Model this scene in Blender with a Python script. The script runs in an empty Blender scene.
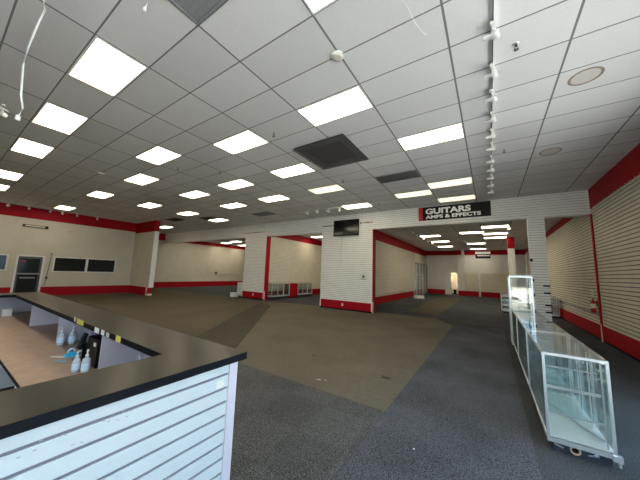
import bpy, bmesh, math, random
from mathutils import Vector, Matrix
random.seed(7)
S = bpy.context.scene
COL = S.collection
EYE = 1.70
CEIL = 4.53
BCEIL = 4.30          # ceiling of the rooms behind the openings
YW = 11.0             # plane of the slatwall soffit and piers
PI = math.pi

# ------------------------------------------------------------------ camera
cam_d = bpy.data.cameras.new('camera')
cam_d.sensor_fit = 'HORIZONTAL'
cam_d.sensor_width = 36.0
cam_d.lens = 36.0 * 257.469 / 640.0
cam_d.clip_start = 0.02
cam_d.clip_end = 300
cam = bpy.data.objects.new('camera', cam_d)
COL.objects.link(cam)
yaw, pitch, roll = 0.5842, 0.1256, 0.0343
fwd = Vector((-math.sin(yaw) * math.cos(pitch), math.cos(yaw) * math.cos(pitch), math.sin(pitch)))
rt = Vector((math.cos(yaw), math.sin(yaw), 0))
up = rt.cross(fwd)
r2 = rt * math.cos(roll) + up * math.sin(roll)
u2 = up * math.cos(roll) - rt * math.sin(roll)
M = Matrix((r2, u2, -fwd)).transposed().to_4x4()
M.translation = Vector((0, 0, EYE))
cam.matrix_world = M
S.camera = cam

# ------------------------------------------------------------------ world, daylight, exposure
w = bpy.data.worlds.new('sky')
S.world = w
w.use_nodes = True
bg = w.node_tree.nodes['Background']
bg.inputs[0].default_value = (0.60, 0.80, 1.0, 1)
bg.inputs[1].default_value = 4.5
S.view_settings.view_transform = 'Standard'
S.view_settings.look = 'None'
S.view_settings.gamma = 1
S.view_settings.use_curve_mapping = False
S.view_settings.exposure = 0.25
S.cycles.transparent_max_bounces = 64
S.cycles.sample_clamp_indirect = 8.0

sun = bpy.data.lights.new('sun', 'SUN'); sun.energy = 43.0; sun.angle = 0.01; sun.color = (1.0, 0.97, 0.92)
so = bpy.data.objects.new('sun', sun); COL.objects.link(so)
so.rotation_euler = Vector((0.35, -0.45, -1.0)).to_track_quat('-Z', 'Y').to_euler()

def portal(name, loc, rot, sx, sy):
    l = bpy.data.lights.new(name, 'AREA')
    l.shape = 'RECTANGLE'; l.size = sx; l.size_y = sy
    l.cycles.is_portal = True
    o = bpy.data.objects.new(name, l); COL.objects.link(o)
    o.location = loc; o.rotation_euler = rot
portal('window_portal', (0.3, -3.05, 2.2), (PI / 2, 0, 0), 4.6, 4.05)
portal('side_window_portal', (2.72, 1.35, 1.97), (PI / 2, 0, PI / 2), 8.7, 3.55)

LAMP = 8.5            # strength of the ceiling fixtures

# ------------------------------------------------------------------ materials
def mat(name, color, rough=0.6, metal=0.0, noise=0.0, nscale=8.0, bump=0.0, bscale=60.0, spec=0.5, coat=0.0):
    m = bpy.data.materials.new(name); m.use_nodes = True
    nt = m.node_tree; p = nt.nodes['Principled BSDF']
    p.inputs['Base Color'].default_value = (*color, 1)
    p.inputs['Roughness'].default_value = rough
    p.inputs['Metallic'].default_value = metal
    p.inputs['Specular IOR Level'].default_value = spec
    p.inputs['Coat Weight'].default_value = coat
    tc = nt.nodes.new('ShaderNodeTexCoord')
    if noise > 0:
        n = nt.nodes.new('ShaderNodeTexNoise'); n.inputs['Scale'].default_value = nscale; n.inputs['Detail'].default_value = 4
        nt.links.new(tc.outputs['Object'], n.inputs['Vector'])
        r = nt.nodes.new('ShaderNodeValToRGB')
        r.color_ramp.elements[0].position = 0.3; r.color_ramp.elements[1].position = 0.7
        r.color_ramp.elements[0].color = (*[c * (1 - noise) for c in color], 1)
        r.color_ramp.elements[1].color = (*[min(1, c * (1 + noise)) for c in color], 1)
        nt.links.new(n.outputs['Fac'], r.inputs[0]); nt.links.new(r.outputs[0], p.inputs['Base Color'])
    if bump > 0:
        n = nt.nodes.new('ShaderNodeTexNoise'); n.inputs['Scale'].default_value = bscale; n.inputs['Detail'].default_value = 3
        nt.links.new(tc.outputs['Object'], n.inputs['Vector'])
        b = nt.nodes.new('ShaderNodeBump'); b.inputs['Strength'].default_value = bump; b.inputs['Distance'].default_value = 0.01
        nt.links.new(n.outputs['Fac'], b.inputs['Height']); nt.links.new(b.outputs[0], p.inputs['Normal'])
    return m

def emis(name, color, strength, base=(0.9, 0.9, 0.88)):
    m = mat(name, base, 0.4)
    p = m.node_tree.nodes['Principled BSDF']
    p.inputs['Emission Color'].default_value = (*color, 1)
    p.inputs['Emission Strength'].default_value = strength
    return m

def glass_mat(name, tint, glossy_rough=0.02, ior=1.5):
    m = bpy.data.materials.new(name); m.use_nodes = True
    nt = m.node_tree; nt.nodes.clear()
    out = nt.nodes.new('ShaderNodeOutputMaterial')
    t = nt.nodes.new('ShaderNodeBsdfTransparent'); t.inputs[0].default_value = (*tint, 1)
    g = nt.nodes.new('ShaderNodeBsdfGlossy'); g.inputs['Roughness'].default_value = glossy_rough
    lw_ = nt.nodes.new('ShaderNodeLayerWeight'); lw_.inputs['Blend'].default_value = 0.5
    pw = nt.nodes.new('ShaderNodeMath'); pw.operation = 'POWER'; pw.inputs[1].default_value = 5; nt.links.new(lw_.outputs['Facing'], pw.inputs[0])
    r0 = ((ior - 1) / (ior + 1)) ** 2
    mr = nt.nodes.new('ShaderNodeMapRange'); mr.inputs[3].default_value = r0; mr.inputs[4].default_value = 1.0; nt.links.new(pw.outputs[0], mr.inputs[0])
    mx = nt.nodes.new('ShaderNodeMixShader')
    nt.links.new(mr.outputs[0], mx.inputs[0]); nt.links.new(t.outputs[0], mx.inputs[1]); nt.links.new(g.outputs[0], mx.inputs[2])
    nt.links.new(mx.outputs[0], out.inputs[0])
    return m

def carpet(name, c1, c2, tile, patch):
    """broadloom / carpet tiles: fine loop speckle, ribs, quarter-turned tiles and broad worn blotches"""
    m = bpy.data.materials.new(name); m.use_nodes = True
    nt = m.node_tree; p = nt.nodes['Principled BSDF']; L = nt.links.new
    p.inputs['Roughness'].default_value = 0.95; p.inputs['Specular IOR Level'].default_value = 0.15
    tc = nt.nodes.new('ShaderNodeTexCoord')
    n1 = nt.nodes.new('ShaderNodeTexNoise'); n1.inputs['Scale'].default_value = 100; n1.inputs['Detail'].default_value = 3
    n2 = nt.nodes.new('ShaderNodeTexNoise'); n2.inputs['Scale'].default_value = 0.8; n2.inputs['Detail'].default_value = 5
    ck = nt.nodes.new('ShaderNodeTexChecker'); ck.inputs['Scale'].default_value = 1.64
    ck.inputs[1].default_value = (1, 1, 1, 1); ck.inputs[2].default_value = (1 - tile, 1 - tile, 1 - tile, 1)
    for n in (n1, n2, ck): L(tc.outputs['Object'], n.inputs['Vector'])
    r1 = nt.nodes.new('ShaderNodeValToRGB')
    r1.color_ramp.elements[0].position = 0.35; r1.color_ramp.elements[1].position = 0.68
    r1.color_ramp.elements[0].color = (*c1, 1); r1.color_ramp.elements[1].color = (*c2, 1)
    L(n1.outputs['Fac'], r1.inputs[0])
    r2_ = nt.nodes.new('ShaderNodeValToRGB')
    r2_.color_ramp.elements[0].position = 0.3; r2_.color_ramp.elements[1].position = 0.7
    r2_.color_ramp.elements[0].color = (1 - patch, 1 - patch, 1 - patch, 1); r2_.color_ramp.elements[1].color = (1, 1, 1, 1)
    L(n2.outputs['Fac'], r2_.inputs[0])
    m1 = nt.nodes.new('ShaderNodeMixRGB'); m1.blend_type = 'MULTIPLY'; m1.inputs[0].default_value = 1
    m2 = nt.nodes.new('ShaderNodeMixRGB'); m2.blend_type = 'MULTIPLY'; m2.inputs[0].default_value = 1
    L(r1.outputs[0], m1.inputs[1]); L(r2_.outputs[0], m1.inputs[2])
    L(m1.outputs[0], m2.inputs[1]); L(ck.outputs[0], m2.inputs[2])
    L(m2.outputs[0], p.inputs['Base Color'])
    b = nt.nodes.new('ShaderNodeBump'); b.inputs['Strength'].default_value = 0.5; b.inputs['Distance'].default_value = 0.01
    L(n1.outputs['Fac'], b.inputs['Height']); L(b.outputs[0], p.inputs['Normal'])
    return m

def ceiling_mat():
    """2x4 ft mineral tiles in a grey steel grid"""
    m = bpy.data.materials.new('ceiling_tiles'); m.use_nodes = True
    nt = m.node_tree; p = nt.nodes['Principled BSDF']; L = nt.links.new
    p.inputs['Roughness'].default_value = 0.9
    tc = nt.nodes.new('ShaderNodeTexCoord'); sp = nt.nodes.new('ShaderNodeSeparateXYZ')
    L(tc.outputs['Object'], sp.inputs[0])
    def line(out, off, size, half):
        a = nt.nodes.new('ShaderNodeMath'); a.operation = 'SUBTRACT'; a.inputs[1].default_value = off; L(out, a.inputs[0])
        b = nt.nodes.new('ShaderNodeMath'); b.operation = 'PINGPONG'; b.inputs[1].default_value = size / 2; L(a.outputs[0], b.inputs[0])
        c = nt.nodes.new('ShaderNodeMath'); c.operation = 'LESS_THAN'; c.inputs[1].default_value = half; L(b.outputs[0], c.inputs[0])
        return c
    lx = line(sp.outputs['X'], 0.9088, 1.2192, 0.0125); ly = line(sp.outputs['Y'], 2.627, 0.6096, 0.009)
    mx = nt.nodes.new('ShaderNodeMath'); mx.operation = 'MAXIMUM'; L(lx.outputs[0], mx.inputs[0]); L(ly.outputs[0], mx.inputs[1])
    n = nt.nodes.new('ShaderNodeTexNoise'); n.inputs['Scale'].default_value = 45; n.inputs['Detail'].default_value = 4; L(tc.outputs['Object'], n.inputs['Vector'])
    r = nt.nodes.new('ShaderNodeValToRGB'); r.color_ramp.elements[0].position = 0.3; r.color_ramp.elements[1].position = 0.7
    r.color_ramp.elements[0].color = (0.75, 0.75, 0.75, 1); r.color_ramp.elements[1].color = (0.80, 0.80, 0.795, 1); L(n.outputs['Fac'], r.inputs[0])
    # every tile its own slight tone
    vx = nt.nodes.new('ShaderNodeVectorMath'); vx.operation = 'SUBTRACT'; vx.inputs[1].default_value = (0.9088, 2.627, 0); L(tc.outputs['Object'], vx.inputs[0])
    vd = nt.nodes.new('ShaderNodeVectorMath'); vd.operation = 'DIVIDE'; vd.inputs[1].default_value = (1.2192, 0.6096, 1); L(vx.outputs[0], vd.inputs[0])
    vf = nt.nodes.new('ShaderNodeVectorMath'); vf.operation = 'FLOOR'; L(vd.outputs[0], vf.inputs[0])
    wn = nt.nodes.new('ShaderNodeTexWhiteNoise'); L(vf.outputs[0], wn.inputs['Vector'])
    mr = nt.nodes.new('ShaderNodeMapRange'); mr.inputs[3].default_value = 0.90; mr.inputs[4].default_value = 1.0; L(wn.outputs['Value'], mr.inputs[0])
    mm = nt.nodes.new('ShaderNodeMixRGB'); mm.blend_type = 'MULTIPLY'; mm.inputs[0].default_value = 1; L(r.outputs[0], mm.inputs[1]); L(mr.outputs[0], mm.inputs[2])
    mc = nt.nodes.new('ShaderNodeMixRGB'); mc.inputs[2].default_value = (0.20, 0.20, 0.20, 1)
    L(mx.outputs[0], mc.inputs[0]); L(mm.outputs[0], mc.inputs[1]); L(mc.outputs[0], p.inputs['Base Color'])
    return m

WHITE = mat('white_slatwall', (0.82, 0.82, 0.79), 0.45, noise=0.04, nscale=3)
CREAM = mat('cream_slatwall', (0.68, 0.64, 0.52), 0.5, noise=0.06, nscale=2)
PAINT = mat('cream_paint', (0.60, 0.56, 0.46), 0.7, noise=0.05, nscale=1.5)
PEG = mat('grey_white_paint', (0.72, 0.72, 0.70), 0.7, noise=0.05, nscale=2)
RED = mat('red_paint', (0.36, 0.002, 0.010), 0.6, spec=0.2, noise=0.06, nscale=3)
CEILM = ceiling_mat()
BCEILM = mat('white_acoustic_ceiling', (0.42, 0.42, 0.41), 0.9, noise=0.08, nscale=3)
TAN = carpet('worn_brown_carpet', (0.078, 0.067, 0.050), (0.215, 0.185, 0.142), 0.03, 0.22)
TAN2 = carpet('brown_carpet_dimmed', (0.052, 0.043, 0.030), (0.172, 0.145, 0.106), 0.03, 0.22)  # same brown carpet, dimmer far and left floor put into its colour
DARK = carpet('dark_grey_carpet_tiles', (0.012, 0.014, 0.016), (0.135, 0.145, 0.155), 0.08, 0.40)
MIDC = carpet('green_grey_carpet_tiles', (0.018, 0.018, 0.018), (0.180, 0.181, 0.175), 0.12, 0.25)
AISLE = carpet('blue_grey_carpet_tiles', (0.016, 0.018, 0.022), (0.190, 0.200, 0.225), 0.06, 0.45)
STRIPC = carpet('grey_carpet_strip', (0.045, 0.042, 0.033), (0.100, 0.092, 0.070), 0.08, 0.25)
LAM = mat('black_laminate', (0.014, 0.0125, 0.010), 0.30, noise=0.2, nscale=14, spec=0.16)
EDGE = mat('black_edge_band', (0.004, 0.005, 0.007), 0.5, spec=0.12)
DESK = mat('brown_laminate_desk', (0.40, 0.27, 0.20), 0.45, noise=0.10, nscale=9)
LILAC = mat('grey_melamine', (0.56, 0.50, 0.54), 0.5, noise=0.03)
CSLAT = mat('counter_slat_white', (0.52, 0.54, 0.54), 0.35, noise=0.02, nscale=6)
GROOVE = mat('dark_groove_tone', (0.15, 0.13, 0.16), 0.8)  # slot floors coloured darker than the slat faces
BLACK = mat('black_plastic', (0.007, 0.007, 0.008), 0.45, spec=0.25)
SCREEN = mat('dark_screen', (0.008, 0.009, 0.008), 0.12)
WPL = mat('white_plastic', (0.78, 0.78, 0.76), 0.4)
ALU = mat('brushed_aluminium', (0.72, 0.74, 0.76), 0.32, metal=0.75, noise=0.05, nscale=20)
DGREY = mat('dark_grey_metal', (0.085, 0.085, 0.087), 0.5)
GRILLE = mat('dark_dusty_grille', (0.06, 0.045, 0.045), 0.7)
GREYT = mat('grey_metal', (0.30, 0.31, 0.32), 0.5)
GLASS = glass_mat('clear_glass', (0.975, 0.992, 0.99), ior=1.9)
DGLASS = glass_mat('sliding_door_glass', (0.88, 0.95, 0.95), ior=2.8)
PANE = glass_mat('shop_window_glass', (0.93, 0.97, 0.98))
WGLASS = mat('dark_window_glass', (0.022, 0.025, 0.025), 0.10, spec=0.2)
VENTG = mat('mid_grey_vent', (0.16, 0.16, 0.155), 0.7)
SHELFG = glass_mat('shelf_glass', (0.90, 0.965, 0.96))
CASEW = mat('white_case_board', (0.62, 0.63, 0.62), 0.4)
KICK = mat('dark_blue_black_kick', (0.018, 0.026, 0.040), 0.5, noise=0.3, nscale=12)
REDM = mat('red_enamel', (0.45, 0.01, 0.015), 0.3)
WOODR = mat('tan_ring_board', (0.45, 0.30, 0.20), 0.6)
STAIN = mat('tan_stained_ring', (0.36, 0.28, 0.22), 0.8, noise=0.2, nscale=20)
ASPH = mat('asphalt', (0.40, 0.355, 0.32), 0.9, noise=0.1, nscale=3)
EM1 = emis('lit_white_diffuser', (1.0, 0.86, 0.62), LAMP)
EM2 = emis('lit_yellowed_diffuser', (1.0, 0.86, 0.60), LAMP * 0.135)
EMB = emis('back_room_tubes', (1.0, 0.88, 0.66), LAMP * 1.5)
EMW = emis('warm_room_lamp', (1.0, 0.84, 0.60), 34.0)
BULB = emis('spot_lamp_lens', (1.0, 0.97, 0.9), 0.0)
YEL = mat('yellow_label', (0.75, 0.65, 0.12), 0.6)
CREAMP = mat('cream_paper', (0.7, 0.66, 0.55), 0.7)
BLUEP = mat('blue_plastic', (0.05, 0.50, 0.75), 0.35)
PURP = mat('purple_liquid', (0.30, 0.12, 0.36), 0.25)
GELP = mat('clear_gel_plastic', (0.80, 0.86, 0.92), 0.2)
GELP.node_tree.nodes['Principled BSDF'].inputs['Transmission Weight'].default_value = 0.35
LBL = mat('pale_blue_label', (0.62, 0.76, 0.88), 0.5)

# ------------------------------------------------------------------ mesh helpers
class MB:
    def __init__(s):
        s.v = []; s.f = []; s.mi = []; s.sm = []; s.mats = []
    def m(s, mt):
        if mt not in s.mats: s.mats.append(mt)
        return s.mats.index(mt)
    def add(s, vs, fs, mt, smooth=False):
        b = len(s.v); s.v += [tuple(v) for v in vs]; k = s.m(mt)
        for f in fs:
            s.f.append(tuple(b + i for i in f)); s.mi.append(k); s.sm.append(smooth)
        return s
    def box(s, x0, x1, y0, y1, z0, z1, mt):
        vs = [(x, y, z) for x in (x0, x1) for y in (y0, y1) for z in (z0, z1)]
        return s.add(vs, [(0, 1, 3, 2), (4, 6, 7, 5), (0, 4, 5, 1), (2, 3, 7, 6), (0, 2, 6, 4), (1, 5, 7, 3)], mt)
    def obox(s, c, ax, ay, az, hx, hy, hz, mt):
        c = Vector(c); vs = [c + Vector(ax) * a * hx + Vector(ay) * b * hy + Vector(az) * d * hz for a in (-1, 1) for b in (-1, 1) for d in (-1, 1)]
        return s.add(vs, [(0, 1, 3, 2), (4, 6, 7, 5), (0, 4, 5, 1), (2, 3, 7, 6), (0, 2, 6, 4), (1, 5, 7, 3)], mt)
    def tube(s, pts, r, mt, n=10):
        pts = [Vector(p) for p in pts]; rings = []
        for i, p in enumerate(pts):
            d = (pts[min(i + 1, len(pts) - 1)] - pts[max(i - 1, 0)]).normalized()
            a = d.cross(Vector((0, 0, 1)))
            if a.length < 1e-3: a = Vector((1, 0, 0))
            a.normalize(); b = d.cross(a)
            rr = r[i] if isinstance(r, (list, tuple)) else r
            rings.append([p + (a * math.cos(t) + b * math.sin(t)) * rr for t in [2 * PI * k / n for k in range(n)]])
        vs = [v for g in rings for v in g]; fs = []
        for i in range(len(rings) - 1):
            for k in range(n):
                fs.append((i * n + k, i * n + (k + 1) % n, (i + 1) * n + (k + 1) % n, (i + 1) * n + k))
        s.add(vs, fs, mt, True)
        return s.add(rings[0] + rings[-1], [tuple(range(n))[::-1], tuple(range(n, 2 * n))], mt)
    def lathe(s, c, prof, mt, n=20, axis='Z', caps=True):
        c = Vector(c); vs = []
        for r, h in prof:
            for k in range(n):
                t = 2 * PI * k / n; a, b = r * math.cos(t), r * math.sin(t)
                vs.append(c + (Vector((a, b, h)) if axis == 'Z' else Vector((h, a, b)) if axis == 'X' else Vector((a, h, b))))
        fs = []
        for i in range(len(prof) - 1):
            for k in range(n):
                fs.append((i * n + k, i * n + (k + 1) % n, (i + 1) * n + (k + 1) % n, (i + 1) * n + k))
        if caps:
            fs.append(tuple(range(n))[::-1]); fs.append(tuple((len(prof) - 1) * n + k for k in range(n)))
        return s.add(vs, fs, mt, True)
    def prism_x(s, x0, x1, prof, mt):      # prof: (y, z) polygon
        n = len(prof); vs = [(x0, y, z) for y, z in prof] + [(x1, y, z) for y, z in prof]
        fs = [(k, (k + 1) % n, n + (k + 1) % n, n + k) for k in range(n)] + [tuple(range(n))[::-1], tuple(range(n, 2 * n))]
        return s.add(vs, fs, mt)
    def build(s, name, parent=None, loc=None, bevel=0.0):
        me = bpy.data.meshes.new(name)
        vs = s.v
        if loc is not None: vs = [(v[0] - loc[0], v[1] - loc[1], v[2] - loc[2]) for v in s.v]
        me.from_pydata([tuple(v) for v in vs], [], s.f)
        for mt in s.mats: me.materials.append(mt)
        for p, k, q in zip(me.polygons, s.mi, s.sm): p.material_index = k; p.use_smooth = q
        bm = bmesh.new(); bm.from_mesh(me); bmesh.ops.recalc_face_normals(bm, faces=bm.faces); bm.to_mesh(me); bm.free()
        o = bpy.data.objects.new(name, me); COL.objects.link(o)
        if loc is not None: o.location = loc
        if parent is not None: o.parent = parent
        if bevel > 0:
            b = o.modifiers.new('bevel', 'BEVEL'); b.width = bevel; b.segments = 2; b.limit_method = 'ANGLE'
        return o

def tag(o, label, cat, group=None, kind=None):
    o['label'] = label
    if cat: o['category'] = cat
    if group: o['group'] = group
    if kind: o['kind'] = kind
    return o
def thing(name, label, cat, loc=(0, 0, 0), group=None, rz=0):
    o = bpy.data.objects.new(name, None); COL.objects.link(o); o.location = loc; o.rotation_euler = (0, 0, rz)
    o.empty_display_size = 0.1
    return tag(o, label, cat, group)
def struct(name, mb, label=None, parent=None):
    o = mb.build(name, parent)
    if parent is None: o['kind'] = 'structure'
    if label: o['label'] = label; o['category'] = name.split('_')[0]
    return o
def dup(src, label, loc, rz=None):
    r = src.copy(); COL.objects.link(r); r.location = loc; r['label'] = label
    if rz is not None: r.rotation_euler = (0, 0, rz)
    for ch in list(src.children):
        c = ch.copy(); COL.objects.link(c); c.parent = r
        for g in list(ch.children):
            d = g.copy(); COL.objects.link(d); d.parent = c
    return r

PITCH, SLOT, DEEP = 0.0865, 0.015, 0.011
def slat(mb, axis, plane, sgn, a0, a1, z0, z1, mt, groove_mt=None, thick=0.03, slot=SLOT, pitch=PITCH, top=None):
    """a slatwall board: horizontal grooves cut into the face at `plane`, facing sgn along axis"""
    z = z0; zs = []
    top = z1 if top is None else top
    g = z1 - pitch * 0.6
    gs = []
    while g > z0 + slot: gs.append(g); g -= pitch
    gs.reverse()
    prof = [(0, z0)]
    for g in gs:
        prof += [(0, g - slot), (-DEEP, g - slot), (-DEEP, g), (0, g)]
    prof.append((0, z1)); back = [(-thick, z1), (-thick, z0)]
    def P(a, d, z): return (plane + sgn * d, a, z) if axis == 'X' else (a, plane + sgn * d, z)
    n = len(prof); vs = [P(a0, d, z) for d, z in prof] + [P(a1, d, z) for d, z in prof]
    for i in range(n - 1):
        d0, d1 = prof[i][0], prof[i + 1][0]
        m_ = groove_mt if (groove_mt and d0 == -DEEP and d1 == -DEEP) else mt
        mb.add([vs[i], vs[i + 1], vs[n + i + 1], vs[n + i]], [(0, 1, 2, 3)], m_)
    bk = [P(a0, 0, z0), P(a0, 0, z1), P(a0, -thick, z1), P(a0, -thick, z0), P(a1, 0, z0), P(a1, 0, z1), P(a1, -thick, z1), P(a1, -thick, z0)]
    mb.add(bk, [(1, 2, 6, 5), (0, 4, 7, 3), (2, 3, 7, 6)], mt)
    for a in (0, 1):  # ends
        for i in range(0, n - 1):
            if prof[i][0] == prof[i + 1][0]:
                d, za, zb = prof[i][0], prof[i][1], prof[i + 1][1]
                mb.add([P((a0, a1)[a], d, za), P((a0, a1)[a], d, zb), P((a0, a1)[a], -thick, zb), P((a0, a1)[a], -thick, za)], [(0, 1, 2, 3)], mt)
    return mb

# ------------------------------------------------------------------ the setting
XL, XR = -19.6, 2.65
XLB = -23.2
# floor: one slab with carpet fields laid flush on top of it
f = MB().box(XLB - 0.3, XR + 0.3, -3.2, 31.5, -0.12, 0.0, DARK)
def field(pts, z, mt): f.add([(x, y, z) for x, y in pts], [tuple(range(len(pts)))], mt)
field([(-5.3, 3.38), (-1.17, 3.38), (-1.17, 10.45), (-1.9, 11.6), (-4.4, 11.6), (-9.6, 11.0), (-9.9, 9.9), (-8.5, 7.95)], 0.002, TAN)
field([(-9, -3.1), (-1.17, -3.1), (-1.17, 3.378), (-9, 3.378)], 0.002, MIDC)
field([(-1.165, -3.1), (0.30, -3.1), (0.30, 11.1), (-1.165, 10.44)], 0.002, AISLE)
field([(XLB, -3.1), (-9.01, -3.1), (-9.01, 3.378), (XLB, 3.378)], 0.002, TAN2)
field([(XLB, 3.38), (-5.3, 3.38), (-8.5, 7.95), (-9.9, 9.9), (-9.6, 11.0), (-11.5, 10.6), (XLB, 10.6)], 0.002, TAN2)
field([(-5.83, 3.39), (-4.27, 3.39), (-7.93, 8.08), (-9.1, 9.6), (-10.1, 9.9), (-8.92, 7.86)], 0.004, STRIPC)
field([(-3.4, 13.0), (-2.0, 12.7), (-2.0, 24), (-3.6, 24)], 0.002, TAN2)
def blot(cx, cy, r_, mt, n=14):
    field([(cx + r_ * random.uniform(0.5, 1.1) * math.cos(2 * PI * k / n), cy + 0.6 * r_ * random.uniform(0.5, 1.1) * math.sin(2 * PI * k / n)) for k in range(n)], 0.0035, mt)
PALE = mat('pale_dried_spill', (0.30, 0.28, 0.24), 0.9, noise=0.3, nscale=40)
blot(-2.36, 3.67, 0.06, PALE); blot(-2.26, 3.72, 0.035, PALE)
blot(-1.52, 4.42, 0.12, STRIPC); blot(-3.1, 4.6, 0.07, STRIPC)
struct('floor', f)

c = MB().box(XLB - 0.3, XR + 0.3, -3.4, YW + 0.3, CEIL, CEIL + 0.1, CEILM)
struct('ceiling', c)
c = MB().box(XLB - 0.3, XR + 0.3, YW + 0.3, 29, BCEIL, BCEIL + 0.1, CEILM)
struct('ceiling_back', c)

# right wall with red bands, running on into the back room
r = MB()
r.box(XR + 0.03, XR + 0.2, 5.8, 31, 0, CEIL, PAINT)
slat(r, 'X', XR, -1, 5.8, 10.82, 0.46, 3.92, CREAM, GROOVE, slot=0.024, pitch=0.0975)
slat(r, 'X', XR, -1, 10.98, 28.5, 0.46, 4.0, CREAM, GROOVE, slot=0.024, pitch=0.0975)
r.box(XR - 0.004, XR + 0.03, 5.8, 10.98, 3.92, CEIL, RED)
r.box(XR - 0.004, XR + 0.03, 11.3, 28.5, 4.0, BCEIL, RED)
r.box(XR - 0.012, XR + 0.03, 5.8, 28.5, 0.06, 0.46, RED)
r.box(XR - 0.012, XR + 0.03, 5.8, 28.5, 0.0, 0.06, EDGE)
r.box(XR + 0.03, XR + 0.2, -3.2, 5.8, 3.75, CEIL, PAINT).box(XR + 0.03, XR + 0.2, -3.2, 5.8, 0, 0.2, PAINT)
struct('wall_right', r)
t = MB().box(XR - 0.03, XR + 0.0, 10.86, 10.97, 0.0, 3.74, RED)
t.box(XR - 0.034, XR - 0.028, 10.87, 10.89, 0.0, 0.5, WPL).box(XR - 0.034, XR - 0.028, 10.93, 10.95, 0.0, 0.5, WPL)
struct('trim_1', t)
# torn price-strip line above the red base of the right wall, and along the room divider on the left
t = MB()
y = 11.15
while y < 17.5:
    t.box(XR - 0.016, XR - 0.003, y, y + 0.26, 0.70 + random.uniform(-0.01, 0.01), 0.79, GREYT); y += 0.40
struct('trim_2', t)
t = MB(); y = 5.9
while y < 10.7:
    t.box(XR - 0.012, XR - 0.003, y, y + 0.05, 3.90, 3.94, GREYT); y += 0.23
struct('trim_3', t)

# the long soffit and its piers
s_ = MB()
SB = 3.75
s_.box(XLB, XR, YW + 0.03, YW + 0.3, SB, CEIL, WHITE)
slat(s_, 'Y', YW, -1, XLB, XR - 0.001, SB, CEIL, WHITE, GROOVE, slot=0.011)
struct('wall_soffit', s_)
def pier(name, x0, x1, base, redright, tw=0.07):
    p = MB()
    p.box(x0, x1, YW + 0.03, YW + 0.28, 0.0, SB, WHITE)
    if base:
        slat(p, 'Y', YW, -1, x0, x1, 0.42, SB, WHITE, GROOVE, slot=0.011)
        p.box(x0 + 0.05, x1 - 0.05, YW - 0.012, YW + 0.03, 0.06, 0.42, RED)
        p.box(x0, x1, YW - 0.008, YW + 0.03, 0.0, 0.06, EDGE)
        p.box(x0, x0 + 0.05, YW - 0.014, YW + 0.03, 0.06, 0.42, WPL).box(x1 - 0.05, x1, YW - 0.014, YW + 0.03, 0.06, 0.42, WPL)
    else:
        slat(p, 'Y', YW, -1, x0, x1, 0.0, SB, WHITE, GROOVE, slot=0.011)
    o = struct(name, p)
    if redright:
        q = MB().box(x1, x1 + tw, YW - 0.012, YW + 0.28, 0.0, SB - 0.005, RED).box(x1 + tw - 0.015, x1 + tw + 0.005, YW - 0.014, YW + 0.02, 0.0, 0.5, WPL)
        struct('pier_trim', q, parent=o)
    return o
pier('wall_pier_screen', -7.15, -4.40, True, True, 0.035)
pier('wall_pier_middle', -12.95, -11.08, True, True, 0.06)
pier('wall_pier_right', 1.13, 1.57, False, False)

# left wall with door and window openings
DY0, DY1, DZ = 2.42, 3.42, 2.08
wins = [(3.74, 6.54, 1.24, 2.06), (0.2, 2.18, 1.28, 2.06)]
l = MB()
X0, X1 = XL - 0.2, XL
def lw(y0, y1, z0, z1, mt=PAINT, d=0.0): l.box(X0, X1 + d, y0, y1, z0, z1, mt)
lw(-3.2, 0.2, 0.47, 3.95); lw(0.2, 2.18, 0.47, 1.28); lw(0.2, 2.18, 2.06, 3.95); lw(2.18, DY0, 0.47, 3.95)
lw(DY0, DY1, DZ, 3.95); lw(DY1, 3.74, 0.47, 3.95); lw(3.74, 6.54, 0.47, 1.24); lw(3.74, 6.54, 2.06, 3.95); lw(6.54, 7.65, 0.47, 3.95)
lw(-3.2, DY0, 0.0, 0.47, RED, 0.01); lw(DY1, 7.4, 0.0, 0.47, RED, 0.01); lw(7.4, 7.65, 0, 0.47)
lw(-3.2, 7.4, 3.95, CEIL, RED, 0.012); lw(7.4, 7.65, 3.95, CEIL)
struct('wall_left', l)
# the wing wall beside it
g = MB()
g.box(XL, -16.95, 7.4, 7.62, 0.47, 3.85, PAINT)
g.box(XL, -16.95, 7.39, 7.62, 3.85, CEIL, RED).box(XL, -17.25, 7.39, 7.62, 0.0, 0.47, RED)
g.box(-17.25, -16.95, 7.39, 7.62, 0.0, 0.10, WPL)
g.box(-17.25, -17.19, 7.385, 7.62, 0.10, 0.47, WPL).box(-17.19, -17.10, 7.39, 7.62, 0.1, 0.30, RED).box(-17.10, -17.04, 7.385, 7.62, 0.1, 0.42, WPL).box(-17.19, -17.10, 7.385, 7.62, 0.30, 0.47, WPL)
g.box(-17.04, -16.97, 7.39, 7.62, 0.1, 0.47, RED)
g.box(-16.95, -16.90, 7.38, 7.64, 0.47, 3.85, WPL).box(-16.95, -16.90, 7.38, 7.64, 3.85, CEIL, RED)
g.box(-16.99, -16.93, 7.37, 7.4, 1.55, 1.60, GREYT).box(-17.3, -17.0, 7.37, 7.4, 1.30, 1.34, GREYT)
struct('wall_wing', g)
# far left room
b = MB()
b.box(XLB - 0.2, XLB, 7.4, 22, 0.47, 3.97, PAINT).box(XLB - 0.2, XLB + 0.01, 7.4, 22, 0, 0.47, RED).box(XLB - 0.2, XLB + 0.01, 7.4, 22, 3.97, CEIL, RED)
struct('wall_far_left', b)
b = MB().box(XLB, XL - 0.2, 7.42, 7.62, 0, CEIL, PAINT)
struct('wall_left_return', b)
b = MB().box(XLB, -11.7, 22, 22.2, 0, BCEIL, PAINT)
struct('wall_left_room_back', b)
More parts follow.
